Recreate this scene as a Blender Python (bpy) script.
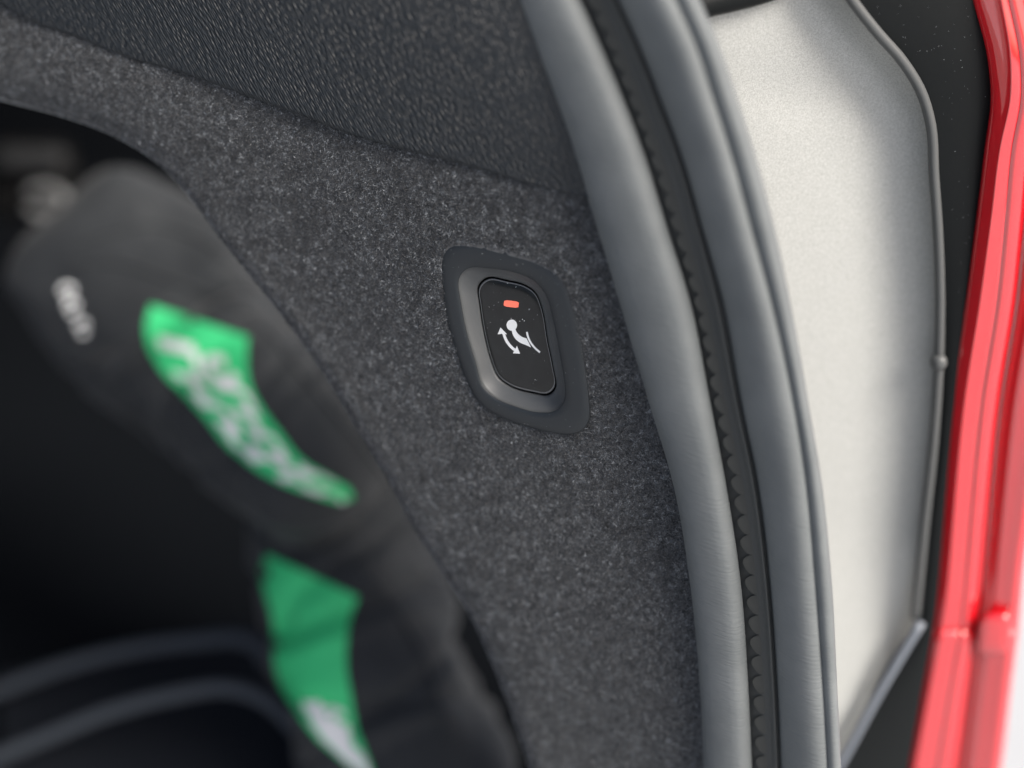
import bpy, math, random
import numpy as np
from mathutils import Vector, Matrix
from mathutils.bvhtree import BVHTree
random.seed(4); rng = np.random.default_rng(7)
scn = bpy.context.scene
for o in list(bpy.data.objects): bpy.data.objects.remove(o)
col = scn.collection

# ------------------------------------------------------------ camera, world, sun, exposure
F = 1422.0                      # focal length in pixels (50 mm on a 36 mm frame, 1024 px wide)
CAM = Vector((0.0, 0.0, 1.15))
ROT = Matrix.Rotation(math.radians(60), 3, 'X')
cd = bpy.data.cameras.new('camera'); cam = bpy.data.objects.new('camera', cd); col.objects.link(cam)
cam.location = CAM; cam.rotation_euler = (math.radians(60), 0, 0)
cd.lens = 50; cd.sensor_width = 36; cd.clip_start = 0.02; cd.clip_end = 500
cd.dof.use_dof = True; cd.dof.focus_distance = 0.570; cd.dof.aperture_fstop = 1.95
scn.camera = cam

SUN = (ROT @ Vector((0.62, 0.42, 0.68))).normalized()       # direction towards the sun
elev = math.asin(SUN.z); azim = math.atan2(SUN.x, SUN.y)
w = bpy.data.worlds.new('World'); scn.world = w; w.use_nodes = True
nt = w.node_tree; sky = nt.nodes.new('ShaderNodeTexSky'); sky.sky_type = 'NISHITA'
sky.sun_disc = False; sky.sun_elevation = elev; sky.sun_rotation = azim
sky.dust_density = 5.0; sky.air_density = 0.8; sky.ozone_density = 0.5
bg = nt.nodes['Background']; nt.links.new(sky.outputs[0], bg.inputs['Color']); bg.inputs['Strength'].default_value = 0.14
sl = bpy.data.lights.new('sun', 'SUN'); sl.energy = 4.2; sl.angle = math.radians(26); sl.color = (1.0, 0.955, 0.9)
so = bpy.data.objects.new('sun', sl); col.objects.link(so); so.location = (1, 0, 3)
so.rotation_euler = SUN.to_track_quat('Z', 'Y').to_euler()
scn.view_settings.view_transform = 'Standard'; scn.view_settings.look = 'None'
scn.view_settings.exposure = 0.32; scn.view_settings.gamma = 1; scn.view_settings.use_curve_mapping = False

# ------------------------------------------------------------ helpers
def P(px, py, D):
    """world point seen at (px, py) at depth D in front of the camera"""
    return CAM + ROT @ Vector(((px-512)/F*D, -(py-384)/F*D, -D))
def D_panel(px, py): return 1.0/(1.754 + 0.00077*((px-250)*.73 - (py-60)*.68))
def D_pillar(px, py): return 1.0/(1.755 - 0.00050*(py-30) - 0.00030*(px-880))
def D_red(px, py): return 1.0/(1.80 - 0.00052*py + 0.0002*(px-970))
_a, _b, _c = P(300, 200, D_panel(300, 200)), P(600, 300, D_panel(600, 300)), P(400, 600, D_panel(400, 600))
PN = (_b-_a).cross(_c-_a).normalized()
if PN.dot(CAM-_a) < 0: PN = -PN
PO = P(510, 335, D_panel(510, 335))
def ray(px, py): return (ROT @ Vector(((px-512)/F, -(py-384)/F, -1))).normalized()
def pp(px, py, h=0.0):
    """point on the trim plane offset by h along its normal"""
    r = ray(px, py); o = PO + PN*h
    t = (o-CAM).dot(PN)/r.dot(PN)
    return CAM + r*t
AX = (P(560, 345, D_panel(560, 345))-PO); AX = (AX-PN*AX.dot(PN)).normalized(); AY = PN.cross(AX)

def cr(pts, n):
    """Catmull-Rom resample by chord length to n rows"""
    p = np.array(pts, float); k = np.zeros(len(p))
    k[1:] = np.cumsum(np.maximum(np.linalg.norm(np.diff(p[:, :2], axis=0), axis=1), 1e-6))
    t = np.linspace(0, k[-1], n)
    return hermite(k, p, t)
def hermite(k, p, t):
    m = np.gradient(p, k, axis=0)
    i = np.clip(np.searchsorted(k, t, side='right')-1, 0, len(k)-2)
    h = (k[i+1]-k[i]); s = ((t-k[i])/h)[:, None]; h = h[:, None]
    return (2*s**3-3*s**2+1)*p[i]+(s**3-2*s**2+s)*h*m[i]+(-2*s**3+3*s**2)*p[i+1]+(s**3-s**2)*h*m[i+1]
def rows(table, ys):
    t = np.array(table, float); return hermite(t[:, 0], t[:, 1:], np.array(ys, float))

def tag(o, label=None, cat=None, group=None, kind=None):
    if label: o['label'] = label
    if cat: o['category'] = cat
    if group: o['group'] = group
    if kind: o['kind'] = kind
    return o
ORG = {}
def empty(name, loc, label=None, cat=None, group=None):
    o = bpy.data.objects.new(name, None); col.objects.link(o); o.location = loc
    o.empty_display_size = 0.02; ORG[o] = Vector(loc)
    return tag(o, label, cat, group)
def build(name, verts, faces, m, parent=None, smooth=True, uv=None, base=None):
    vs = np.array([tuple(v) for v in verts], float)
    c = Vector(vs.mean(axis=0)) if base is None else Vector(base)
    me = bpy.data.meshes.new(name)
    me.from_pydata([tuple(v) for v in (vs-np.array(c))], [], faces); me.update()
    if smooth: me.polygons.foreach_set('use_smooth', [True]*len(me.polygons))
    me.materials.append(m)
    if uv is None:      # flat plane coordinates in metres along the trim panel axes
        rel = vs-np.array(PO); uv = np.stack([rel @ np.array(AX), rel @ np.array(AY)], 1)
    ul = me.uv_layers.new(name='UVMap'); li = np.zeros(len(me.loops), int); me.loops.foreach_get('vertex_index', li)
    ul.data.foreach_set('uv', np.array(uv)[li].astype(np.float32).ravel())
    o = bpy.data.objects.new(name, me); col.objects.link(o); ORG[o] = c
    if parent is not None: o.parent = parent; o.location = c-ORG[parent]
    else: o.location = c
    return o
def grid_faces(nr, nc, wrap=False):
    f = []
    for i in range(nr-1):
        for j in range(nc if wrap else nc-1):
            k = (j+1) % nc
            f.append((i*nc+j, i*nc+k, (i+1)*nc+k, (i+1)*nc+j))
    return f
def loft(name, ring_rows, m, parent=None, wrap=False, cap=(False, False), smooth=True, **kw):
    nr, nc = len(ring_rows), len(ring_rows[0])
    v = [p for r in ring_rows for p in r]; f = grid_faces(nr, nc, wrap)
    if cap[0]: f.append(tuple(range(nc))[::-1])
    if cap[1]: f.append(tuple((nr-1)*nc+j for j in range(nc)))
    return build(name, v, f, m, parent, smooth, **kw)
def tube(name, pts, r, m, parent=None, n=12, flat=1.0, up=None, **kw):
    rings = []
    for i, p in enumerate(pts):
        t = (pts[min(i+1, len(pts)-1)]-pts[max(i-1, 0)]).normalized()
        u = (up or (CAM-p)).cross(t).normalized(); v = t.cross(u)
        rr = r[i] if hasattr(r, '__len__') else r
        rings.append([p+u*math.cos(a)*rr+v*math.sin(a)*rr*flat for a in [2*math.pi*k/n for k in range(n)]])
    return loft(name, rings, m, parent, wrap=True, cap=(True, True), **kw)
def closed(pts, n):
    p = np.array(pts, float); p3 = np.vstack([p[-3:], p, p[:4]])
    k = np.zeros(len(p3)); k[1:] = np.cumsum(np.linalg.norm(np.diff(p3, axis=0), axis=1))
    t = np.linspace(k[3], k[3+len(p)], n, endpoint=False)
    return hermite(k, p3, t)

# ------------------------------------------------------------ materials
def mat(name, color, rough=0.5, spec=0.5, metal=0.0, coat=0.0, coat_rough=0.03, sheen=0.0, emis=None):
    m = bpy.data.materials.new(name); m.use_nodes = True; b = m.node_tree.nodes['Principled BSDF']
    b.inputs['Base Color'].default_value = (*color, 1); b.inputs['Roughness'].default_value = rough
    b.inputs['Specular IOR Level'].default_value = spec; b.inputs['Metallic'].default_value = metal
    b.inputs['Coat Weight'].default_value = coat; b.inputs['Coat Roughness'].default_value = coat_rough
    b.inputs['Sheen Weight'].default_value = sheen; b.inputs['Sheen Roughness'].default_value = 0.5
    if emis: b.inputs['Emission Color'].default_value = (*emis[0], 1); b.inputs['Emission Strength'].default_value = emis[1]
    return m
def nd(m, t, **kw):
    n = m.node_tree.nodes.new(t)
    for k, v in kw.items():
        if k in n.inputs: n.inputs[k].default_value = v
        else: setattr(n, k, v)
    return n
def lk(m, a, b): m.node_tree.links.new(a, b)
def bsdf(m): return m.node_tree.nodes['Principled BSDF']
def coords(m, kind='UV', rot=0.0, scale=(1, 1, 1)):
    tc = nd(m, 'ShaderNodeTexCoord'); mp = nd(m, 'ShaderNodeMapping')
    lk(m, tc.outputs[kind], mp.inputs['Vector'])
    mp.inputs['Rotation'].default_value = (0, 0, rot); mp.inputs['Scale'].default_value = scale
    return mp.outputs[0]
def bump(m, height, strength, dist=0.001, chain=None):
    b = nd(m, 'ShaderNodeBump'); b.inputs['Strength'].default_value = strength; b.inputs['Distance'].default_value = dist
    lk(m, height, b.inputs['Height'])
    if chain is not None: lk(m, chain.outputs[0], b.inputs['Normal'])
    lk(m, b.outputs[0], bsdf(m).inputs['Normal']); return b
def noisy(m, scale, lo, hi, c0, c1, detail=3, kind='Object', sc=(1, 1, 1)):
    n = nd(m, 'ShaderNodeTexNoise', Scale=scale, Detail=detail); lk(m, coords(m, kind, scale=sc), n.inputs['Vector'])
    r = nd(m, 'ShaderNodeValToRGB'); r.color_ramp.elements[0].position = lo; r.color_ramp.elements[1].position = hi
    r.color_ramp.elements[0].color = (*c0, 1); r.color_ramp.elements[1].color = (*c1, 1)
    lk(m, n.outputs['Fac'], r.inputs['Fac']); lk(m, r.outputs[0], bsdf(m).inputs['Base Color']); return n

M = {}
m = M['carpet'] = mat('carpet_backing', (.03, .033, .038), .95, .1, sheen=.8)
noisy(m, 900, .35, .65, (.030, .033, .037), (.07, .075, .081))  # lightened so the bare rolled edge shows its sheen of light as colour
m = M['pile'] = mat('carpet_pile', (.06, .065, .07), .8, .2, sheen=.5)
at = nd(m, 'ShaderNodeAttribute', attribute_name='shade')
rp = nd(m, 'ShaderNodeValToRGB'); e = rp.color_ramp.elements
e[0].color = (.006, .007, .009, 1); e[1].color = (.30, .325, .35, 1); e[1].position = 1.0
q = e.new(.5); q.color = (.027, .0315, .036, 1)
lk(m, at.outputs['Fac'], rp.inputs['Fac']); lk(m, rp.outputs[0], bsdf(m).inputs['Base Color'])

m = M['leather'] = mat('embossed_vinyl', (.016, .0205, .025), .46, .45)
v = nd(m, 'ShaderNodeTexVoronoi', Scale=1.0, feature='F1'); v.inputs['Randomness'].default_value = 0.6
wn = nd(m, 'ShaderNodeTexNoise', Scale=260.0, Detail=2.0); lk(m, coords(m), wn.inputs['Vector'])
mx = nd(m, 'ShaderNodeMix', data_type='VECTOR'); mx.inputs['Factor'].default_value = .00035
lk(m, coords(m, rot=math.radians(0)), mx.inputs[4]); lk(m, wn.outputs['Color'], mx.inputs[5])
mp = nd(m, 'ShaderNodeMapping'); mp.inputs['Rotation'].default_value = (0, 0, 0); lk(m, mx.outputs[1], mp.inputs['Vector'])
mp.inputs['Rotation'].default_value = (0, 0, math.radians(58)); mp.name = 'grain'
mp2 = nd(m, 'ShaderNodeMapping'); mp2.inputs['Scale'].default_value = (300, 960, 1); lk(m, mp.outputs[0], mp2.inputs['Vector'])
lk(m, mp2.outputs[0], v.inputs['Vector'])
bump(m, v.outputs['Distance'], 1.0, .00115)

m = M['rubber'] = mat('seal_rubber', (.11, .12, .128), .6, .35)
n1 = nd(m, 'ShaderNodeTexNoise', Scale=1.0, Detail=4.0); lk(m, coords(m, 'UV', rot=.25, scale=(160, 1100, 1)), n1.inputs['Vector'])
b1 = bump(m, n1.outputs['Fac'], .55, .0006)
n2 = noisy(m, 40, .3, .75, (.118, .130, .133), (.150, .163, .166))
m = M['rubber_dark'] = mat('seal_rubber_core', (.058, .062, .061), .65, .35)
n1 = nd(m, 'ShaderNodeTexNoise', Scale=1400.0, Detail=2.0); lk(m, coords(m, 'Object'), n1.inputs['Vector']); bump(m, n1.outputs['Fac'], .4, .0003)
m = M['rubber_rib'] = mat('seal_rib', (.05, .053, .050), .65, .35)
n1 = nd(m, 'ShaderNodeTexNoise', Scale=1400.0, Detail=2.0); lk(m, coords(m, 'Object'), n1.inputs['Vector']); bump(m, n1.outputs['Fac'], .4, .0003)

m = M['bezel'] = mat('matt_bezel_plastic', (.014, .018, .022), .48, .4)
n1 = nd(m, 'ShaderNodeTexNoise', Scale=2600.0, Detail=2.0); lk(m, coords(m, 'Object'), n1.inputs['Vector']); bump(m, n1.outputs['Fac'], .18, .0002)
m = M['bowl'] = mat('lit_bowl_plastic', (.070, .075, .078), .48, .5)  # paler than the bezel: highlight on the inner wall put into the colour
n1 = nd(m, 'ShaderNodeTexNoise', Scale=3000.0, Detail=2.0); lk(m, coords(m, 'Object'), n1.inputs['Vector']); bump(m, n1.outputs['Fac'], .15, .0002)
m = M['button'] = mat('piano_black_button', (.004, .005, .006), .2, .4)
noisy(m, 220, .35, .7, (.004, .005, .006), (.009, .011, .012))
M['rim'] = mat('button_rim', (.12, .125, .13), .25, .6)
M['gap'] = mat('black_gap', (.003, .003, .003), .7, .2)
M['print'] = mat('white_print', (.80, .82, .82), .5, .3)
M['led'] = mat('lit_red_indicator', (.75, .16, .10), .4, .5, emis=((1.0, .16, .10), .38))
M['dust'] = mat('dust', (.55, .58, .6), .9, .1)

m = M['silver'] = mat('silver_paint', (.48, .50, .49), .42, .5, metal=.30, coat=.15, coat_rough=.25)
n1 = nd(m, 'ShaderNodeTexNoise', Scale=2600.0, Detail=2.0); lk(m, coords(m, 'Object'), n1.inputs['Vector']); bump(m, n1.outputs['Fac'], .30, .0004)
noisy(m, 1700, .3, .7, (.35, .358, .342), (.505, .518, .50), 2)
M['black_plastic'] = m = mat('black_trim_plastic', (.006, .0075, .008), .5, .18)
n1 = nd(m, 'ShaderNodeTexNoise', Scale=120.0, Detail=4.0); lk(m, coords(m, 'Object'), n1.inputs['Vector']); bump(m, n1.outputs['Fac'], .15, .001)
M['bead'] = mat('bead_plastic', (.085, .09, .09), .45, .5)
M['bead_blue'] = mat('lower_bead_plastic', (.16, .18, .21), .4, .5)
m = M['red'] = mat('red_car_paint', (.64, .004, .012), .5, .2, metal=.0, coat=1.0, coat_rough=.04)
bsdf(m).inputs['Coat IOR'].default_value = 2.15
n1 = nd(m, 'ShaderNodeTexNoise', Scale=260.0, Detail=2.0); lk(m, coords(m, 'Object'), n1.inputs['Vector'])
n2 = nd(m, 'ShaderNodeBump'); n2.inputs['Strength'].default_value = .02; n2.inputs['Distance'].default_value = .0006
lk(m, n1.outputs['Fac'], n2.inputs['Height']); lk(m, n2.outputs[0], bsdf(m).inputs['Coat Normal'])

m = M['bag'] = mat('bag_fabric', (.023, .026, .029), .7, .3, sheen=.12)
n1 = nd(m, 'ShaderNodeTexNoise', Scale=26.0, Detail=4.0); lk(m, coords(m, 'Object'), n1.inputs['Vector']); bump(m, n1.outputs['Fac'], .6, .008)
m = M['green'] = mat('green_label', (.05, .60, .22), .55, .3)
M['white'] = mat('white_lettering', (.82, .84, .84), .5, .4)
M['liner'] = mat('black_liner', (.0045, .0055, .007), .95, .04)
M['tray'] = mat('grey_edge', (.055, .064, .075), .6, .4)
M['tray_floor'] = mat('tray_floor', (.010, .012, .016), .7, .2)
M['latch'] = mat('latch_plastic', (.004, .004, .004), .8, .1)
M['latch_face'] = mat('latch_face', (.020, .021, .022), .8, .15)
M['chrome'] = mat('glint_metal', (.22, .225, .225), .5, .5, metal=.3)  # base colour brightened to stand for the glint on the latch loop
m = M['concrete'] = mat('concrete', (.5, .51, .52), .9, .2)
noisy(m, 3, .3, .7, (.40, .415, .43), (.46, .475, .49), 6)

# ------------------------------------------------------------ setting: ground and the shell of the boot
def box(name, lo, hi, m, parent=None):
    x0, y0, z0 = lo; x1, y1, z1 = hi
    v = [(x0,y0,z0),(x1,y0,z0),(x1,y1,z0),(x0,y1,z0),(x0,y0,z1),(x1,y0,z1),(x1,y1,z1),(x0,y1,z1)]
    f = [(0,3,2,1),(4,5,6,7),(0,1,5,4),(1,2,6,5),(2,3,7,6),(3,0,4,7)]
    return build(name, v, f, m, parent, smooth=False)
g = build('ground', [(-60,-60,0),(60,-60,0),(60,60,0),(-60,60,0)], [(0,1,2,3)], M['concrete'], smooth=False)
tag(g, kind='structure')
fl = box('boot_floor', (-1.15, .42, .42), (.14, 1.75, .46), M['liner']); tag(fl, kind='structure')
rf = box('boot_ceiling', (-1.15, .62, 1.42), (.10, 1.75, 1.46), M['liner']); tag(rf, kind='structure')
lw = box('boot_side_wall', (-1.20, .42, .42), (-1.16, 1.75, 1.46), M['liner']); tag(lw, kind='structure')
bw = box('seat_back_wall', (-1.15, 1.76, .42), (.14, 1.80, 1.46), M['liner']); tag(bw, kind='structure')

# ------------------------------------------------------------ carpeted trim panel
trim = empty('side_trim_panel', P(500, 500, .62), 'dark grey carpeted boot side panel around the switch, below the grained vinyl', 'trim panel')
edge = [(-160,60),(-70,85),(0,103),(51,117),(117,144),(156,171),(187,205),(219,248),(254,291),(281,326),(321,382),(357,443),(381,482),(402,522),(433,571),(468,628),(490,677),(510,730),(526,780),(545,860),(555,910)]
top = [(-160,-75),(-70,-45),(0,-14),(30,5),(90,30),(150,52),(230,80),(300,102),(350,120),(400,135),(450,147),(500,157),(560,168),(600,176),(640,250),(665,320),(690,400),(715,484),(730,584),(738,680),(742,768),(746,860),(748,910)]
NT = 150
E = cr(edge, NT); G = cr(top, NT)
def undul(px, py):
    return .0012*math.sin(px*.013+py*.004)+.0010*math.sin(py*.017-px*.006)
ringR = []
for i in range(NT):
    e3 = pp(E[i,0], E[i,1]); g3 = pp(G[i,0], G[i,1]); d = (e3-g3).normalized()
    r = .012+.004*i/NT
    e_in = e3 - d*r*.78
    row = []
    for t in np.linspace(0, 1, 40):
        q = g3.lerp(e_in, t); fade = math.sin(math.pi*min(1, max(0, t)))**.5
        row.append(q+PN*(undul(G[i,0]+(E[i,0]-G[i,0])*t, G[i,1]+(E[i,1]-G[i,1])*t)*fade))
    for a in np.linspace(12, 100, 9):
        a = math.radians(a); row.append(e_in+d*r*math.sin(a)-PN*r*(1-math.cos(a)))
    for k in (.02, .05, .09): row.append(row[-1 if k == .02 else -1]-PN*.03-d*.001)
    ringR.append(row)


# ------------------------------------------------------------ bezel outlines (pixel outlines put onto the panel plane)
OUT = [(442.5,253),(447,246),(459,242.5),(480,243),(504,248.5),(528,256),(549,266.5),(564,281),(573,304),(579,331),(584,364),(588,400),(588,421),(580,431),(567,433),(546,430),(522,423.6),(495,413),(480,402.6),(471,388),(462,367),(453,340),(445.5,310),(442,280)]
INN = [(460.5,276),(466,270),(489,269),(510,272),(530,279),(543,291),(552,319),(558,349),(563.5,382),(564,400),(556,410),(540,412),(516,406),(495,397),(483,385),(477,364),(468,334),(462,304)]
BUT = [(479.5,286),(487,279),(507,281.5),(525,286),(535,293),(541,307),(547,340),(553,370),(555,387),(549,393.5),(534,392),(510,385),(499,377),(492,361),(485,334),(480.5,305)]
def ang_ring(pts, n, c):
    """closed outline resampled by angle round c, so rings pair up"""
    p = closed(pts, 720); s = (math.sin(math.radians(20)), math.cos(math.radians(20)))
    ker = np.exp(-np.linspace(-2.5, 2.5, 41)**2/2); ker /= ker.sum()
    p = np.stack([np.convolve(np.concatenate([p[-20:,d], p[:,d], p[:20,d]]), ker, 'valid') for d in (0, 1)], 1)
    a = np.unwrap(np.arctan2((p[:,1]-c[1])/1.35, p[:,0]-c[0])); o = np.argsort(a); a, p = a[o], p[o]
    t = np.linspace(a[0], a[0]+2*math.pi, n, endpoint=False); ph = -math.pi-a[0]; t = np.linspace(-math.pi, math.pi, n, endpoint=False)
    aa = np.concatenate([a-2*math.pi, a, a+2*math.pi, a+4*math.pi]); q = np.vstack([p]*4)
    return np.stack([np.interp(t, aa, q[:,0]), np.interp(t, aa, q[:,1])], 1)
NB = 128; cc = (515, 336)
ro, ri, rb = (ang_ring(OUT, NB, cc)-np.array(cc))*1.018+np.array(cc), ang_ring(INN, NB, cc), ang_ring(BUT, NB, (518, 337))
def ring3(r2, h, s=1.0, c=cc): return [pp(c[0]+(x-c[0])*s, c[1]+(y-c[1])*s, h) for x, y in r2]
def mixr(a, b, t): return a*(1-t)+b*t
# the carpet has a cut-out under the bezel
kv = [p for r in ringR for p in r]; kc = len(ringR[0])
def in_poly(x, y, o):
    c_ = False
    for i in range(len(o)):
        (x0, y0), (x1, y1) = o[i], o[i-1]
        if (y0 > y) != (y1 > y) and x < (x1-x0)*(y-y0)/(y1-y0)+x0: c_ = not c_
    return c_
def pix(p):
    q_ = ROT.transposed() @ (p-CAM); return 512+q_.x/-q_.z*F, 384-q_.y/-q_.z*F
hole = [(515+(x-515)*.975, 336+(y-336)*.975) for x, y in OUT]
kin = [in_poly(*pix(p), hole) for p in kv]
kf = [f for f in grid_faces(NT, kc) if not all(kin[i] for i in f)]
kused = [f for f in kf]
carpet = build('carpet', kv, kused, M['carpet'], trim)
sw = empty('seat_fold_switch', PO, 'black seat folding switch with white symbol and red light, set in the carpet', 'switch')
rings = [ring3(ro, -.002), ring3(ro, .0006), ring3(ro, .0012, .994), ring3(ro, .0015, .985)]
for t in (.35, .7, .93): rings.append(ring3(mixr(ro, ri, t), .0015+.0006*math.sin(t*math.pi)))
loft('bezel', rings+[ring3(mixr(ro, ri, .97), .0013)], M['bezel'], sw, wrap=True)
HB = -.0045
# bowl: from the inner crease down to the button gap (gap outline belongs to the button at its own depth)
rbo = mixr(rb, np.array([(518, 337)]*NB), -.035)
rings = [ring3(mixr(ro, ri, .968), .00145), ring3(mixr(ro, ri, 1.0), .0006)]
top3 = rings[1]; bot3 = ring3(rbo, HB+.0006)
for t in (.15, .35, .6, .85, 1.0):
    rings.append([a.lerp(b, t)-PN*(.0004*math.sin(t*math.pi)) for a, b in zip(top3, bot3)])
rings.append(ring3(rbo, HB-.0005, .995)); rings.append(ring3(rbo, HB-.004, .99))
loft('bowl', rings, M['bowl'], sw, wrap=True)
loft('gap', [ring3(rbo, HB-.0038, 1.02), ring3(rbo, HB-.0038, .5)], M['gap'], sw, wrap=True, cap=(False, True))
def face_h(x, y): return HB+.0010-.0000010*((x-518)**2+((y-337)*.7)**2)*.25
def bring(s, dh):
    return [pp(518+(x-518)*s, 337+(y-337)*s, face_h(518+(x-518)*s, 337+(y-337)*s)+dh) for x, y in rb]
button = loft('button', [bring(1.0,-.003), bring(1.0,-.0006), bring(.992,-.00015)]+[bring(s, 0) for s in (.975,.8,.6,.4,.2,.02)], M['button'], sw, wrap=True, cap=(False, True))
loft('rim', [bring(.999,-.0004), bring(.995,-.00005), bring(.985,.00003), bring(.972,.00001)], M['rim'], button, wrap=True)
def zb(x, y, h=.00012):
    px, py = 480+x/5.911, 270+y/5.911
    return pp(px, py, face_h(px, py)+h)
def flat(name, poly, m, parent, h=.00012):
    v = [zb(x, y, h) for x, y in poly]; n = len(v)
    v2 = [zb(x, y, -.0003) for x, y in poly]
    f = [tuple(range(n))]+[(i, (i+1) % n, n+(i+1) % n, n+i) for i in range(n)]
    return build(name, v+v2, f, m, parent, smooth=False)
led = []
for k in range(28):
    a = 2*math.pi*k/28; x = 44*max(-1, min(1, 1.25*math.cos(a))); y = 19*max(-1, min(1, 1.15*math.sin(a)))
    th = math.radians(7); led.append((185+x*math.cos(th)-y*math.sin(th), 201+x*math.sin(th)+y*math.cos(th)))
flat('indicator_lamp', led, M['led'], button, .0002)
flat('symbol_head', [(188+31*math.cos(a), 326+33*math.sin(a)) for a in np.linspace(0, 2*math.pi, 28, endpoint=False)], M['print'], button)
flat('symbol_body', [tuple(p) for p in np.vstack([cr([(207,340),(214,362),(230,382),(252,397),(274,404)], 12), cr([(276,406),(288,430),(301,456)], 6), cr([(299,457),(270,443),(238,430),(212,410),(194,382),(186,352)], 16)])], M['print'], button, .00014)
def stripe(pts, wd, n=14):
    c = cr(pts, n); t = np.gradient(c, axis=0); t /= np.linalg.norm(t, axis=1)[:, None]; q = np.stack([-t[:,1], t[:,0]], 1)*wd/2
    return [tuple(p) for p in np.vstack([c+q, (c-q)[::-1]])]
flat('symbol_backrest', stripe([(277,366),(283,392),(297,425),(322,458),(354,487)], 11), M['print'], button, .00016)
flat('symbol_arrow', stripe([(139,374),(150,405),(168,436),(190,460),(213,478)], 16)[:14][::-1][::-1]+stripe([(139,374),(150,405),(168,436),(190,460),(213,478)], 16)[14:], M['print'], button)
flat('symbol_arrow_head', [(121,340),(104,380),(131,377),(160,380)], M['print'], button, .00016)
flat('symbol_arrow_head', [(237,495),(194,492),(207,472),(218,448)], M['print'], button, .00016)

# ------------------------------------------------------------ carpet pile (countless fibres)
def pile(name, quads, count, L, W, parent, base):
    q = np.array([[tuple(p) for p in r] for r in quads])
    a, b, c, d = q[:-1,:-1], q[:-1,1:], q[1:,1:], q[1:,:-1]
    a, b, c, d = [x.reshape(-1,3) for x in (a, b, c, d)]
    nrm = np.cross(c-a, d-b); ar = np.linalg.norm(nrm, axis=1); nrm /= ar[:, None]+1e-12
    pick = rng.choice(len(ar), count, p=ar/ar.sum()); u = rng.random((count,1)); v = rng.random((count,1))
    p = a[pick]*(1-u)*(1-v)+b[pick]*u*(1-v)+c[pick]*u*v+d[pick]*(1-u)*v
    n = nrm[pick]; s = np.sign((n*(np.array(CAM)-p)).sum(1)); n *= s[:, None]
    # leave out what lies under the bezel
    cam_ = (p-np.array(CAM)) @ np.array(ROT); px = 512+cam_[:,0]/-cam_[:,2]*F; py = 384-cam_[:,1]/-cam_[:,2]*F
    o = closed(OUT, 90); o = (o-np.array(cc))*.985+np.array(cc); inside = np.zeros(len(p), bool)
    for i in range(len(o)):
        x0, y0 = o[i]; x1, y1 = o[(i+1) % len(o)]
        cnd = ((y0 > py) != (y1 > py)) & (px < (x1-x0)*(py-y0)/(y1-y0+1e-12)+x0); inside ^= cnd
    keep = (~inside) & (px > -60) & (px < 1084) & (py > -60) & (py < 828); p, n, px, py = p[keep], n[keep], px[keep], py[keep]
    k = len(p)
    r = rng.normal(size=(k,3)); r -= (r*n).sum(1)[:,None]*n; r /= np.linalg.norm(r, axis=1)[:,None]
    r2 = np.cross(n, r)
    tilt = rng.random((k,1))*.7+.12
    ln = L*(.5+rng.random((k,1))); wd = W*(.5+rng.random((k,1)))
    bend = rng.normal(size=(k,1))*.5
    p0 = p-n*.0002; p1 = p0+(r*(1-tilt)+n*tilt)*ln*.55
    p2 = p1+((r*(1-tilt*.3)+r2*bend)+n*tilt*.25)*ln*.55
    side = np.cross((p2-p0), n+rng.normal(size=(k,3))*.6); side /= np.linalg.norm(side, axis=1)[:,None]
    V = np.stack([p0-side*wd*.5, p0+side*wd*.5, p1+side*wd*.5, p1-side*wd*.5, p2], 1).reshape(-1,3)
    base = np.array(base); me = bpy.data.meshes.new(name)
    idx = np.arange(k)[:,None]*5
    loops = np.concatenate([idx+np.array([[0,1,2,3]]), idx+np.array([[3,2,4]])], 1)
    me.vertices.add(k*5); me.vertices.foreach_set('co', (V-base).astype(np.float32).ravel())
    me.loops.add(k*7); me.loops.foreach_set('vertex_index', loops.astype(np.int32).ravel())
    st = (np.arange(k)[:,None]*7+np.array([[0,4]])).astype(np.int32).ravel()
    me.polygons.add(k*2); me.polygons.foreach_set('loop_start', st); me.update(calc_edges=True)
    # every fibre has its own dye shade; neighbouring fibres clump together
    cl = np.zeros(k); q2 = np.stack([(p-np.array(PO)) @ np.array(AX), (p-np.array(PO)) @ np.array(AY), (p-np.array(PO)) @ np.array(PN)], 1)
    for size, am in ((.0008, 1.0), (.0016, .85), (.004, .22), (.03, .10)):
        g2 = np.floor((q2+rng.normal(size=(k,3))*size*.22)/size*np.array([1, 1, .5])+np.sin(q2[:, [1,0,2]]/size*.61)*.35).astype(np.int64)
        hsh = (g2[:,0]*73856093) ^ (g2[:,1]*19349663) ^ (g2[:,2]*83492791); hsh = (hsh*2654435761) % 4294967296
        cl += am*((hsh/4294967296.)-.5)*2
    sh = np.clip(.43+.25*cl+rng.normal(size=k)*.12, 0, 1)
    sh = np.where(rng.random(k) < .006, np.clip(sh+.3, 0, 1), sh)
    at = me.attributes.new('shade', 'FLOAT', 'POINT'); at.data.foreach_set('value', np.repeat(sh, 5).astype(np.float32))
    me.materials.append(M['pile'])
    o = bpy.data.objects.new(name, me); col.objects.link(o); o.parent = parent; o.location = Vector(base)-ORG[parent]
    tag(o, kind='stuff'); return o
pile('carpet_pile', [r[:44] for r in ringR], 520000, .0015, .00022, trim, ORG[trim])

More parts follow.
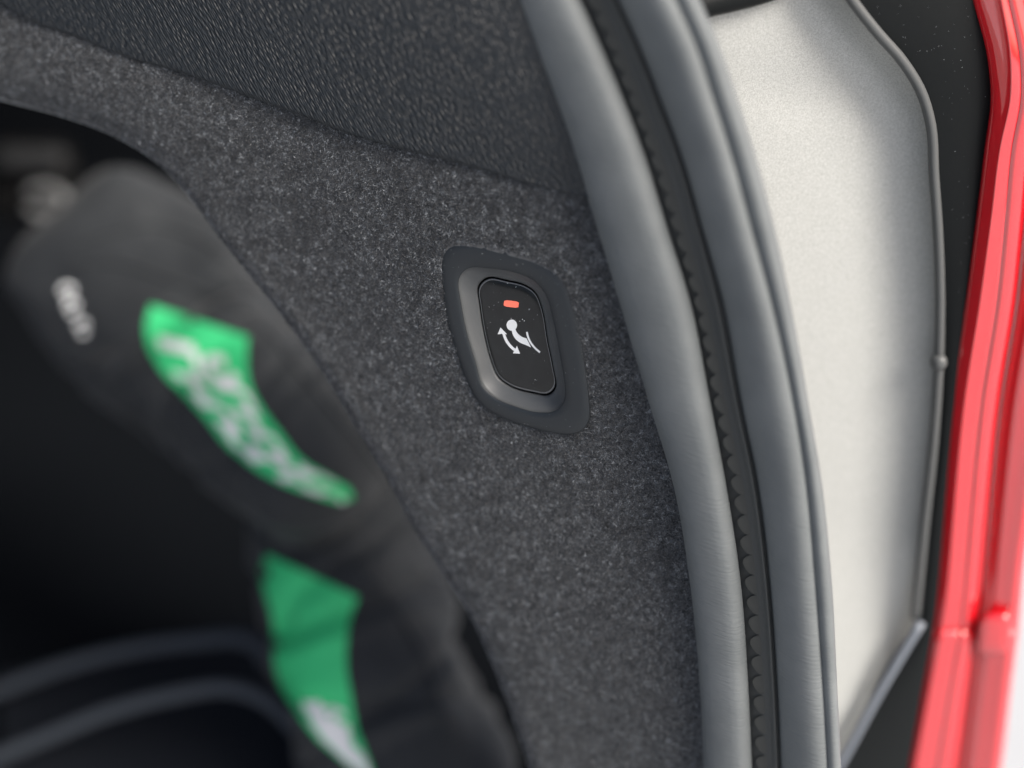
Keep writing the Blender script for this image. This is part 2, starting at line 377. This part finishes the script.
# ------------------------------------------------------------ embossed vinyl panel above the carpet
LB = [(-160,-62),(-70,-25),(0,6),(23,20),(73,38),(117,56),(176,73),(229,91),(264,104),(300,117),(350,136),(387,147),(455,164),(523,184),(583,200),(601,206)]
LT = [(-160,-300),(-70,-290),(0,-280),(100,-270),(200,-260),(300,-250),(400,-240),(430,-230),(460,-200),(478,-140),(505,-60),(528,0),(550,60),(569,110),(586,160),(600,204)]
lb, lt = cr(LB, 90), cr(LT, 90); lt = np.vstack([lt[:60], lt[60:]])
R_ = []
for i in range(90):
    b3, t3 = pp(lb[i,0], lb[i,1], .0022), pp(lt[i,0], lt[i,1], .0022); d = (b3-t3).normalized(); r = .0024
    row = []
    for t in np.linspace(0, 1, 26):
        row.append(t3.lerp(b3-d*r, t)+PN*(.007*math.sin(math.pi*.5*(1-t))*max(0, 1-(i/89)**6)-.0012*(i/89)**20))
    for a in (20, 40, 60, 80, 100, 120): a = math.radians(a); row.append(b3-d*r+d*r*math.sin(a)-PN*r*(1-math.cos(a)))
    row.append(row[-1]-PN*.004-d*.003)
    R_.append(row)
up = loft('upper_trim_panel', R_, M['leather']); tag(up, 'dark vinyl panel with diagonal embossed grain above the carpeted panel', 'trim panel')

# ------------------------------------------------------------ weather seal
ST = [(-260,402,455,466,484,490,498,556,583),(-120,462,523,533,551,556,563,622,646),(0,512,581,590,607,612,618,677,700),(45,529,601,610,627,632,639,697,719),(100,551,624,632,648,653,661,715,738),(150,571,643,651,666,672,680,731,754),
(230,597,668,677,690,696,703,753,775),(300,618,690,698,709,714,723,772,790),(400,648,710,718,728,734,741,794,808),(484,673,726,736,745,752,758,807,822),
(584,690,741,750,758,765,770,816,832),(680,699,748,757,765,772,777,823,837),(768,703,752,761,768,776,781,828,841),(900,706,756,765,772,780,785,832,844),(1000,706,758,767,774,782,787,834,846)]
ys = np.linspace(-240, 980, 150); S = rows(ST, ys)
seal = empty('weather_seal', P(740, 768, .6), 'grey rubber weather seal curving down beside the carpeted panel, with twisted ribs in its groove', 'rubber seal')
def Ds(x, y, h): return D_panel(x, y)-h
def prof(cols):
    out = []
    for i, y in enumerate(ys):
        c = dict(zip('L R a b n B G E'.split(), S[i])); row = []
        for (k0, k1, t, h) in cols:
            x = c[k0]*(1-t)+c[k1]*t; row.append(P(x, y, Ds(x, y, h)))
        out.append(row)
    return out
lip = [('L','R',.0,-.006),('L','R',.0,.000),('L','R',.04,.0042),('L','R',.12,.0078),('L','R',.25,.0096),('L','R',.42,.0106),('L','R',.58,.0110),('L','R',.70,.0108),('L','R',.80,.0099),('L','R',.89,.0080),('L','R',.95,.0060),('L','R',.99,.0045),('L','R',1.0,.0020),('L','R',.985,-.006)]
loft('lip', prof(lip), M['rubber'], seal)
core = [('L','R',.97,-.001),('R','a',.3,-.0002),('a','b',0,.0002),('a','b',.5,.0006),('a','b',1,.0010),('b','n',.5,.0016),('b','n',.8,.0024),('n','B',.0,.0036),('n','B',.25,.0034),('n','B',.5,.0012),('n','B',.9,-.0005),('B','G',.1,-.0012)]
loft('core', prof(core), M['rubber_dark'], seal)
bulb = [('n','B',.95,-.006),('n','B',.95,.0004),('B','G',.04,.0030),('B','G',.10,.0050),('B','G',.19,.0070),('B','G',.30,.0089),('B','G',.42,.0104),('B','G',.54,.0113),('B','G',.65,.0117),('B','G',.76,.0115),('B','G',.86,.0106),('B','G',.94,.0093),('B','G',.99,.0078),('G','E',.03,.0074),('G','E',.12,.0086),('G','E',.35,.0091),('G','E',.6,.0088),('G','E',.82,.0068),('G','E',.95,.0042),('G','E',1.0,.0005),('G','E',.98,-.006),('G','E',.8,-.02)]
loft('bulb', prof(bulb), M['rubber'], seal)
# twisted ribs lying in the groove: one mesh shared by all
rv, rf_ = [], []
nu, nv = 8, 10
for i in range(nu+1):
    for j in range(nv):
        a = math.pi*i/nu; b = 2*math.pi*j/nv
        sg = lambda v_, e_: math.copysign(abs(v_)**e_, v_); rv.append((math.sin(a)**.75*sg(math.cos(b), .75)*.5, sg(math.cos(a), .8)*.5, math.sin(a)**.75*math.sin(b)*.5))
rme = bpy.data.meshes.new('rib'); rme.from_pydata(rv, [], grid_faces(nu+1, nv, True)); rme.materials.append(M['rubber_rib'])
rme.polygons.foreach_set('use_smooth', [True]*len(rme.polygons))
ry = -20.0; k = 0
while ry < 800:
    c0 = rows(ST, [ry, ry+6])
    x = (c0[0][2]+c0[0][3])/2+.8; x2 = (c0[1][2]+c0[1][3])/2+.8
    a, b = P(x, ry, Ds(x, ry, .0007)), P(x2, ry+6, Ds(x2, ry+6, .0007))
    t = (b-a).normalized(); z = (CAM-a); z = (z-t*z.dot(t)).normalized(); s = t.cross(z).normalized()
    ang = math.radians(-28); t2 = t*math.cos(ang)+s*math.sin(ang); s2 = t2.cross(z).normalized()
    o = bpy.data.objects.new('rib', rme); col.objects.link(o); o.parent = seal
    mw = Matrix((s2, t2, z)).transposed()
    o.rotation_euler = mw.to_euler(); o.location = a-ORG[seal]
    o.scale = (.0070, .0090, .0008)
    ry += 20.3-ry*.0005; k += 1

# ------------------------------------------------------------ silver pillar panel in the gutter
DL = [(-120,785),(-60,816),(0,852),(31,876),(62,903),(94,922),(121,930),(176,934),(234,938),(300,940),(358,939),(436,934),(520,925),(590,918),(628,914),(690,882),(750,851),(820,815),(900,775)]
BE = [(-120,790),(-60,818),(0,852),(31,876),(62,903),(94,922),(121,930),(176,934),(234,938),(300,940),(358,939),(436,934),(520,925),(618,915),(700,905),(800,890),(900,880)]
RT = [(-120,944.0,972.0,980.0,997.0,1004.0,1062.0,1088.0),(0,973.0,1001.0,1009.0,1026.0,1033.0,1091.0,1117.0),(60,988.0,1010.8,1020.6,1037.5,1044.5,1098.9,1122.7),(98,991.0,1010.5,1021.4,1038.3,1045.3,1097.4,1119.8),(148,985.0,1000.2,1012.6,1029.3,1036.3,1085.5,1106.0),(215,977.0,991.7,1006.1,1022.7,1029.7,1074.8,1093.0),(300,966.0,980.3,997.3,1013.7,1020.7,1060.7,1075.7),(400,951.0,964.8,981.4,997.7,1004.7,1039.7,1052.4),(520,940.0,953.2,969.3,985.4,992.4,1021.4,1031.3),(560,937.0,950.0,966.0,982.0,989.0,1016.0,1025.0),(620,931.0,943.1,960.3,975.3,982.3,1010.2,1019.2),(700,917.0,928.0,946.7,964.4,971.4,1000.4,1009.4),(768,905.0,915.0,935.0,955.0,962.0,992.0,1001.0),(900,880.0,890.0,910.0,930.0,937.0,967.0,976.0),(1000,860.0,870.0,890.0,910.0,917.0,947.0,956.0)]
pil = empty('pillar_panel', P(850, 700, .68), 'silver painted panel recessed between the rubber seal and the black trim', 'body panel')
ysp = np.linspace(-20, 880, 120); bx = np.where(ysp < 600, rows(BE, ysp)[:,0], np.minimum(rows(BE, ysp)[:,0], rows(DL, ysp)[:,0]+3)); bx = np.maximum(bx, rows(ST, ysp)[:,6]+6); sx = rows(ST, ysp)[:,6]
rws = []
for i, y in enumerate(ysp):
    row = []
    for t in np.linspace(0, 1, 40):
        x = (sx[i]-10)*(1-t)+(bx[i]+3)*t
        h = -.004 + .0155*max(0, 1-(bx[i]-x)/78)**2.2*(1-.8*min(1, max(0, (y-540)/90))) + .010*min(1, max(0, (y-520)/190))**1.5 - .0008*math.exp(-((y-95)/30)**2)*min(1, t*3) + .008*max(0, (170-y)/170)**2*(1-t)
        row.append(P(x, y, D_pillar(x, y)-h))
    rws.append(row)
loft('painted_sheet', rws, M['silver'], pil)
# dark tube standing in for the shade in the gap above it
q = [(690,22),(705,15),(730,9),(757,2),(780,-6),(830,-30)]
tube('gap_shade', [P(x, y-12, D_pillar(x, y)-.006) for x, y in cr(q, 20)], .0058, M['black_plastic'], pil)

# ------------------------------------------------------------ black trim outside the silver panel
bt = empty('gutter_trim', P(930, 600, .66), 'black plastic trim strip with a raised grey bead beside the red bodywork', 'trim strip')
ysd = np.linspace(-110, 890, 130); dl = rows(DL, ysd)[:,0]; rr = rows(RT, ysd)
rws = []
for i, y in enumerate(ysd):
    row = []
    for t in np.linspace(-.02, 1, 20):
        x = dl[i]*(1-t)+(rr[i][0]+4)*t
        h = .0125 + .006*math.sin(max(0, t)*math.pi*.5)
        row.append(P(x, y, D_pillar(x, y)-h))
    rws.append(row)
loft('strip', rws, M['black_plastic'], bt)
bpts = cr([(x, y) for y, x in BE[:14]], 80)
tube('bead', [P(x, y, D_pillar(x, y)-.0150) for x, y in bpts], .0021, M['bead'], bt)
kp = P(938.5, 362, D_pillar(938, 362)-.0165); kd = (P(938,372,D_pillar(938,372))-P(938,352,D_pillar(938,352))).normalized()
tube('clip', [kp+kd*s for s in (-.0034,-.0030,-.0012,.0012,.0030,.0034)], [.0010,.0026,.0036,.0036,.0026,.0010], M['bead'], bt)
tube('lower_bead', [P(x, y, D_pillar(x, y)-.0165) for x, y in cr([(921,622),(905,648),(880,690),(846,752),(810,815)], 20)], .0024, M['bead_blue'], bt)

# ------------------------------------------------------------ red bodywork
def redrow(y, c, k=1.0, dx=0.0, dh=0.0):
    a, b, mm, g_, d_, e_, f_ = [v+dx for v in c]
    ln = [(a-3,-.020),(a-1,-.006),(a,.0),(a+(b-a)*.12,.0010),(a+(b-a)*.35,.0020),(a+(b-a)*.65,.0031),(b-1,.0041),(b,.0044),(b+1.2,.0044),(b+(mm-b)*.4,.0034),(b+(mm-b)*.8,.0031),(mm-1.5,.0028),(mm,.0010),(mm+1.5,.0026),(mm+(g_-mm)*.4,.0013),(mm+(g_-mm)*.85,.0004),(g_,-.0030),((g_+d_)/2,-.0075),(d_,-.0045),(d_+(e_-d_)*.1,-.0020),(d_+(e_-d_)*.5,-.0010),(d_+(e_-d_)*.9,-.0004),(e_,.0002),(e_+(f_-e_)*.5,-.0005),(f_,-.006),(f_+1,-.02),(f_-2,-.05)]
    return [P(x, y, D_red(x, y)-(h+dh)) for x, h in ln]
qp = empty('rear_wing', P(990, 620, .66), 'glossy red car bodywork edge right of the black trim', 'car body')
yq = np.linspace(-110, 646, 90); loft('wing_panel', [redrow(y, c) for y, c in zip(yq, rows(RT, yq))], M['red'], qp)
bp = empty('rear_bumper', P(960, 800, .70), 'glossy red bumper corner below the joint with the upper bodywork', 'bumper')
yb = np.concatenate([[629.0], np.linspace(630, 990, 50)]); cb = rows(RT, yb)
loft('bumper_panel', [redrow(y+(1 if i == 0 else 0), c, dh=(-.006 if i == 0 else .0012 if i == 1 else .0020)) for i, (y, c) in enumerate(zip(yb, cb))], M['red'], bp)
# raised block with a rounded lower lip at the joint
bl = []
for s, hh in ((1.0,-.01),(1.0,.002),(.93,.0045),(.75,.0055),(.3,.0058)):
    ring = []
    for k in range(32):
        a = 2*math.pi*k/32; cx, sy = math.cos(a), math.sin(a)
        x = 994+17*s*math.copysign(abs(cx)**.5, cx)-(.12*20*sy); y = 634+21*s*math.copysign(abs(sy)**.5, sy)
        ring.append(P(x, y, D_red(x, y)-hh))
    bl.append(ring)
loft('joint_block', bl, M['red'], bp, wrap=True, cap=(False, True))

# ------------------------------------------------------------ bags behind the panel edge
def bag_mesh(A, B, ra, rb_, flat, seed, n=130, k=80, sq=3.2):
    t = (B-A); L = t.length; t.normalize()
    z = (CAM-A); z = (z-t*z.dot(t)).normalized(); s = t.cross(z).normalized()
    rr_ = random.Random(seed); ph = [rr_.uniform(0, 6.28) for _ in range(12)]
    creases = [(rr_.uniform(.05,.95), rr_.uniform(-.16,.16), rr_.uniform(0,6.28), rr_.uniform(-.05,.09)) for _ in range(12)]
    R = []
    for i in range(n+1):
        u = i/n; e = (1-abs(2*u-1)**12)**.5 if 0 < u < 1 else .02
        row = []
        for j in range(k):
            a = 2*math.pi*j/k; c_, s_ = math.cos(a), math.sin(a)
            w_ = 1+.05*math.sin(5*u+2*a+ph[5])+.045*math.sin(9*u+3*c_+ph[0])+.03*math.sin(16*u-4*s_+ph[1])+.02*math.sin(5*a+14*u+ph[2])+.012*math.sin(9*a-23*u+ph[3])
            for (cu, cs, cp_, ca) in creases: w_ -= ca*math.exp(-((u-cu-cs*math.cos(a-cp_))/.022)**2)
            r = (ra*(1-u)+rb_*u)*e*w_
            x = math.copysign(abs(c_)**(2/sq), c_)*r; y = math.copysign(abs(s_)**(2/sq), s_)*r*flat
            row.append(A+t*(L*u)+s*x+z*y)
        R.append(row)
    return R, grid_faces(n+1, k, True)
def make_bag(R, f, label, base):
    root = empty('bag', base, label, 'bag', 'black fabric bags beside the boot wall')
    v = [p for r in R for p in r]
    build('fabric_body', v, f, M['bag'], root)
    return root, BVHTree.FromPolygons([tuple(p) for p in v], f)
def on(bvh, px, py, off):
    d = ray(px, py); h = bvh.ray_cast(CAM, d)
    if h[0] is None: return None
    n = h[1] if h[1].dot(d) < 0 else -h[1]
    return h[0]-d*off+n*off*.3
def patch(name, left, right, bvh, m, parent, off, n=40, k=12):
    l, r = cr(left, n), cr(right, n); V, ok = [], {}
    last = None; rows_ = []
    for i in range(n):
        row = []
        for j in range(k):
            t = j/(k-1); x, y = l[i]*(1-t)+r[i]*t; row.append(on(bvh, x, y, off))
        g_ = [p for p in row if p is not None]
        if not g_: continue
        row = [p if p is not None else min(g_, key=lambda q_: 0) for p in row]; rows_.append(row)
    return loft(name, rows_, m, parent)
def letters(left, right, bvh, parent, spec, off):
    """strokes given in label space: u across, v along"""
    l, r = cr(left, 60), cr(right, 60)
    for strokes in spec:   # every character
        V, Fc = [], []
        for pts, wd in strokes:
            c = cr(pts, 14) if len(pts) > 2 else np.array([np.array(pts[0])*(1-t)+np.array(pts[1])*t for t in np.linspace(0, 1, 10)])
            t = np.gradient(c, axis=0); t[:,1] *= 2; t /= np.linalg.norm(t, axis=1)[:,None]+1e-9; q_ = np.stack([-t[:,1], t[:,0]*.5], 1)*wd/2
            b0 = len(V); good = True; loc = []
            for e_ in (c+q_, c-q_):
                for (u, v_) in e_:
                    fi = min(max(v_, 0), 1)*59; i0 = min(int(fi), 58); fr = fi-i0
                    pl = l[i0]*(1-fr)+l[i0+1]*fr; pr = r[i0]*(1-fr)+r[i0+1]*fr; x, y = pl*(1-u)+pr*u
                    p = on(bvh, x, y, off); good &= p is not None; loc.append(p)
            if not good: continue
            V += loc; nn = len(c); Fc += [(b0+i, b0+i+1, b0+nn+i+1, b0+nn+i) for i in range(nn-1)]
        if V: build('lettering', V, Fc, M['white'], parent)

A1, B1 = P(78, 232, .93), P(366, 510, .835)
R1, f1 = bag_mesh(A1, B1, .064, .054, .95, 3, sq=3.4)
bag1, bv1 = make_bag(R1, f1, 'upper black fabric bag with green label covered in white lettering', P(300, 480, .88))
L1 = [(151,305),(146,325),(148,345),(160,368),(185,395),(205,417),(225,443),(250,465),(280,483),(310,494),(340,503)]
R1_ = [(248,337),(247,360),(250,385),(262,408),(280,432),(297,455),(312,467),(325,474),(338,482),(350,490),(353,498)]
lab1 = patch('label', L1, R1_, bv1, M['green'], bag1, .0012)
sp = []
for ln_ in (0, 1):
    u0, u1 = ((.12,.47),(.55,.88))[ln_]; vv = .12 if ln_ == 0 else .14
    g_ = 0
    while vv < .92:
        h_ = .10; um = (u0+u1)/2; kind_ = (g_*3+ln_) % 4; st = []
        if kind_ == 0: st = [([(u0,vv),(u1,vv)], .09), ([(u1,vv),(u1,vv+h_)], .09)]
        elif kind_ == 1: st = [([(um+math.cos(a)*(u1-u0)*.42, vv+h_*.5+math.sin(a)*h_*.5) for a in np.linspace(0, 5.2, 12)], .09)]
        elif kind_ == 2: st = [([(u0,vv),(u1*.8+u0*.2,vv)], .08), ([(u1*.8+u0*.2,vv),(u1*.8+u0*.2,vv+h_)], .08), ([(u0,vv+h_),(u1*.8+u0*.2,vv+h_)], .08)]
        else: st = [([(u0,vv),(u1,vv)], .09), ([(u0,vv+h_),(um,vv+h_)], .09), ([(um,vv),(um,vv+h_)], .08)]
        sp.append(st); vv += h_+.03; g_ += 1
letters(L1, R1_, bv1, lab1, sp, .0019)
def seam(pts, bv, root):
    q_ = [on(bv, x, y, .0004) for x, y in cr(pts, 50)]; q_ = [p for p in q_ if p is not None]
    tube('seam', q_, .0013, M['bag'], root, n=8)
seam([(62,268),(110,262),(170,280),(255,318),(300,372),(350,430),(400,495)], bv1, bag1)
seam([(60,250),(100,236),(150,225),(200,240),(260,290)], bv1, bag1)
# small white lettering at the end of the bag
for (x, y) in ((68,292),(73,308),(84,328)):
    p = on(bv1, x, y, .0015) or on(bv1, x+14, y, .0015)
    if p is None: continue
    ring = []
    n_ = (CAM-p).normalized(); a1 = n_.orthogonal().normalized(); a2 = n_.cross(a1)
    ro_ = [p+(a1*math.cos(a)+a2*math.sin(a))*.0048 for a in np.linspace(0, 5.4, 22)]; ri_ = [p+(a1*math.cos(a)+a2*math.sin(a))*.0022 for a in np.linspace(0, 5.4, 22)]
    loft('lettering', [ro_, ri_], M['white'], bag1)

A2, B2 = P(328, 492, .90), P(425, 860, .82)
R2, f2 = bag_mesh(A2, B2, .060, .060, .95, 9, sq=2.5)
bag2, bv2 = make_bag(R2, f2, 'lower black fabric bag with mostly plain green label', P(380, 760, .83))
L2 = [(268,555),(261,572),(265,592),(272,615),(274,640),(275,665),(282,687),(293,705),(308,727),(328,748),(350,766),(370,780)]
R2_ = [(358,597),(352,612),(347,640),(347,670),(351,695),(356,725),(364,748),(372,768),(380,785)]
lab2 = patch('label', L2, R2_, bv2, M['green'], bag2, .0012)
sp = [[([(.2,.62),(.5,.61)], .2)], [([(.15,.67),(.75,.66),(.5,.72)], .26)], [([(.12,.745),(.75,.75)], .34)], [([(.1,.81),(.8,.82),(.4,.87)], .34)], [([(.15,.90),(.8,.91)], .3)]]
letters(L2, R2_, bv2, lab2, sp, .0019)
seam([(248,545),(300,545),(370,580),(420,650),(450,740)], bv2, bag2)

# ------------------------------------------------------------ things deep in the boot
tr = empty('boot_tray', P(120, 760, .95), 'dark boot floor tray with two raised curved ridges', 'tray')
tube('ridge', [P(x, y, .98-.0002*x) for x, y in cr([(-60,712),(0,690),(60,668),(130,650),(200,641),(243,640),(262,650),(268,668)], 40)], .0048, M['tray'], tr, flat=.6)
tube('ridge', [P(x, y, .93-.0002*x) for x, y in cr([(-60,780),(40,740),(110,712),(180,694),(230,688),(262,698),(295,728),(320,760)], 40)], .0048, M['tray'], tr, flat=.6)
rws = [[P(x, 640+(700-x)*.0+y, .99+.0006*(330-x)*0+0) for x in range(-60, 330, 20)] for y in (0, 1)]
tv = []
for yy, D in ((655,1.02),(720,.965),(800,.90),(900,.86)):
    tv.append([P(x, yy+18-(x/240*50 if x < 240 else 50), D) for x in range(-80, 341, 20)])
loft('tray_floor', tv, M['tray_floor'], tr)
la = empty('seat_latch', P(40, 215, 1.12), 'black plastic latch block with metal loop paled for its glint, far left in the dark boot', 'latch')
def rbox(name, x0, y0, x1, y1, D, dep, m, parent):
    rg = []
    for s, dd in ((1,dep),(1,.004),(.93,.0),(.5,-.001)):
        rg.append([P((x0+x1)/2+(x1-x0)/2*s*math.copysign(abs(math.cos(a))**.45, math.cos(a)), (y0+y1)/2+(y1-y0)/2*s*math.copysign(abs(math.sin(a))**.45, math.sin(a)), D+dd) for a in np.linspace(0, 2*math.pi, 32, endpoint=False)])
    return loft(name, rg, m, parent, wrap=True, cap=(True, True))
rbox('latch_block', -20, 140, 75, 220, 1.12, .05, M['latch'], la)
rbox('latch_top', -8, 147, 66, 170, 1.10, .02, M['latch_face'], la)
tube('loop', [P(x, y, 1.09) for x, y in cr([(28,192),(40,188),(55,190),(64,200),(58,212),(40,214),(28,208)], 24)], .0030, M['chrome'], la)

# ------------------------------------------------------------ dust
dv, df = [], []
def speck(p, n, s):
    a = n.orthogonal().normalized(); b = n.cross(a); k0 = len(dv); t = random.uniform(0, 6.28); m_ = random.choice((3, 4, 5)); st = random.uniform(1, 2.2)
    for i in range(m_):
        an = t+2*math.pi*i/m_; dv.append(p+n*.00012+a*math.cos(an)*s*random.uniform(.6,1)*st+b*math.sin(an)*s*random.uniform(.6,1))
    dv.append(p+n*(.0001+s)); df.extend([(k0+i, k0+(i+1) % m_, k0+m_) for i in range(m_)])
for (x, y, s) in [(222,38,.00033),(163,78,.0002),(213,100,.00018),(310,85,.0002),(370,183,.00025),(292,232,.0003),(252,292,.0003),(262,300,.0003),(236,302,.00022),(327,648,.00025),(55,218,.0002),(110,190,.0002),(185,285,.00018),(340,265,.00016),(62,310,.00014)]:
    speck(zb(x, y, .0002), PN, s)
for _ in range(70):
    x, y = random.uniform(482, 552), random.uniform(282, 390); speck(pp(x, y, face_h(x, y)), PN, random.uniform(.00004,.00010))
for _ in range(60):
    a = random.randrange(NB); t = random.uniform(.1, .9); x, y = mixr(ro, ri, t)[a]; speck(pp(x, y, .0019), PN, random.uniform(.00004,.00011))
dd_ = build('dust', dv, df, M['dust'], sw, smooth=False); tag(dd_, kind='stuff')
dv, df = [], []
for _ in range(70):
    y = random.uniform(0, 300)**1.0; y = y if random.random() < .4 else random.uniform(0, 110); c = rows(RT, [y])[0][0]; l_ = rows(DL, [y])[0][0]
    x = random.uniform(l_+14, c-4); D = D_pillar(x, y)-.0190
    speck(P(x, y, D), (CAM-P(x, y, D)).normalized(), random.uniform(.00004,.00013))
dd_ = build('dust', dv, df, M['dust'], bt, smooth=False); tag(dd_, kind='stuff')
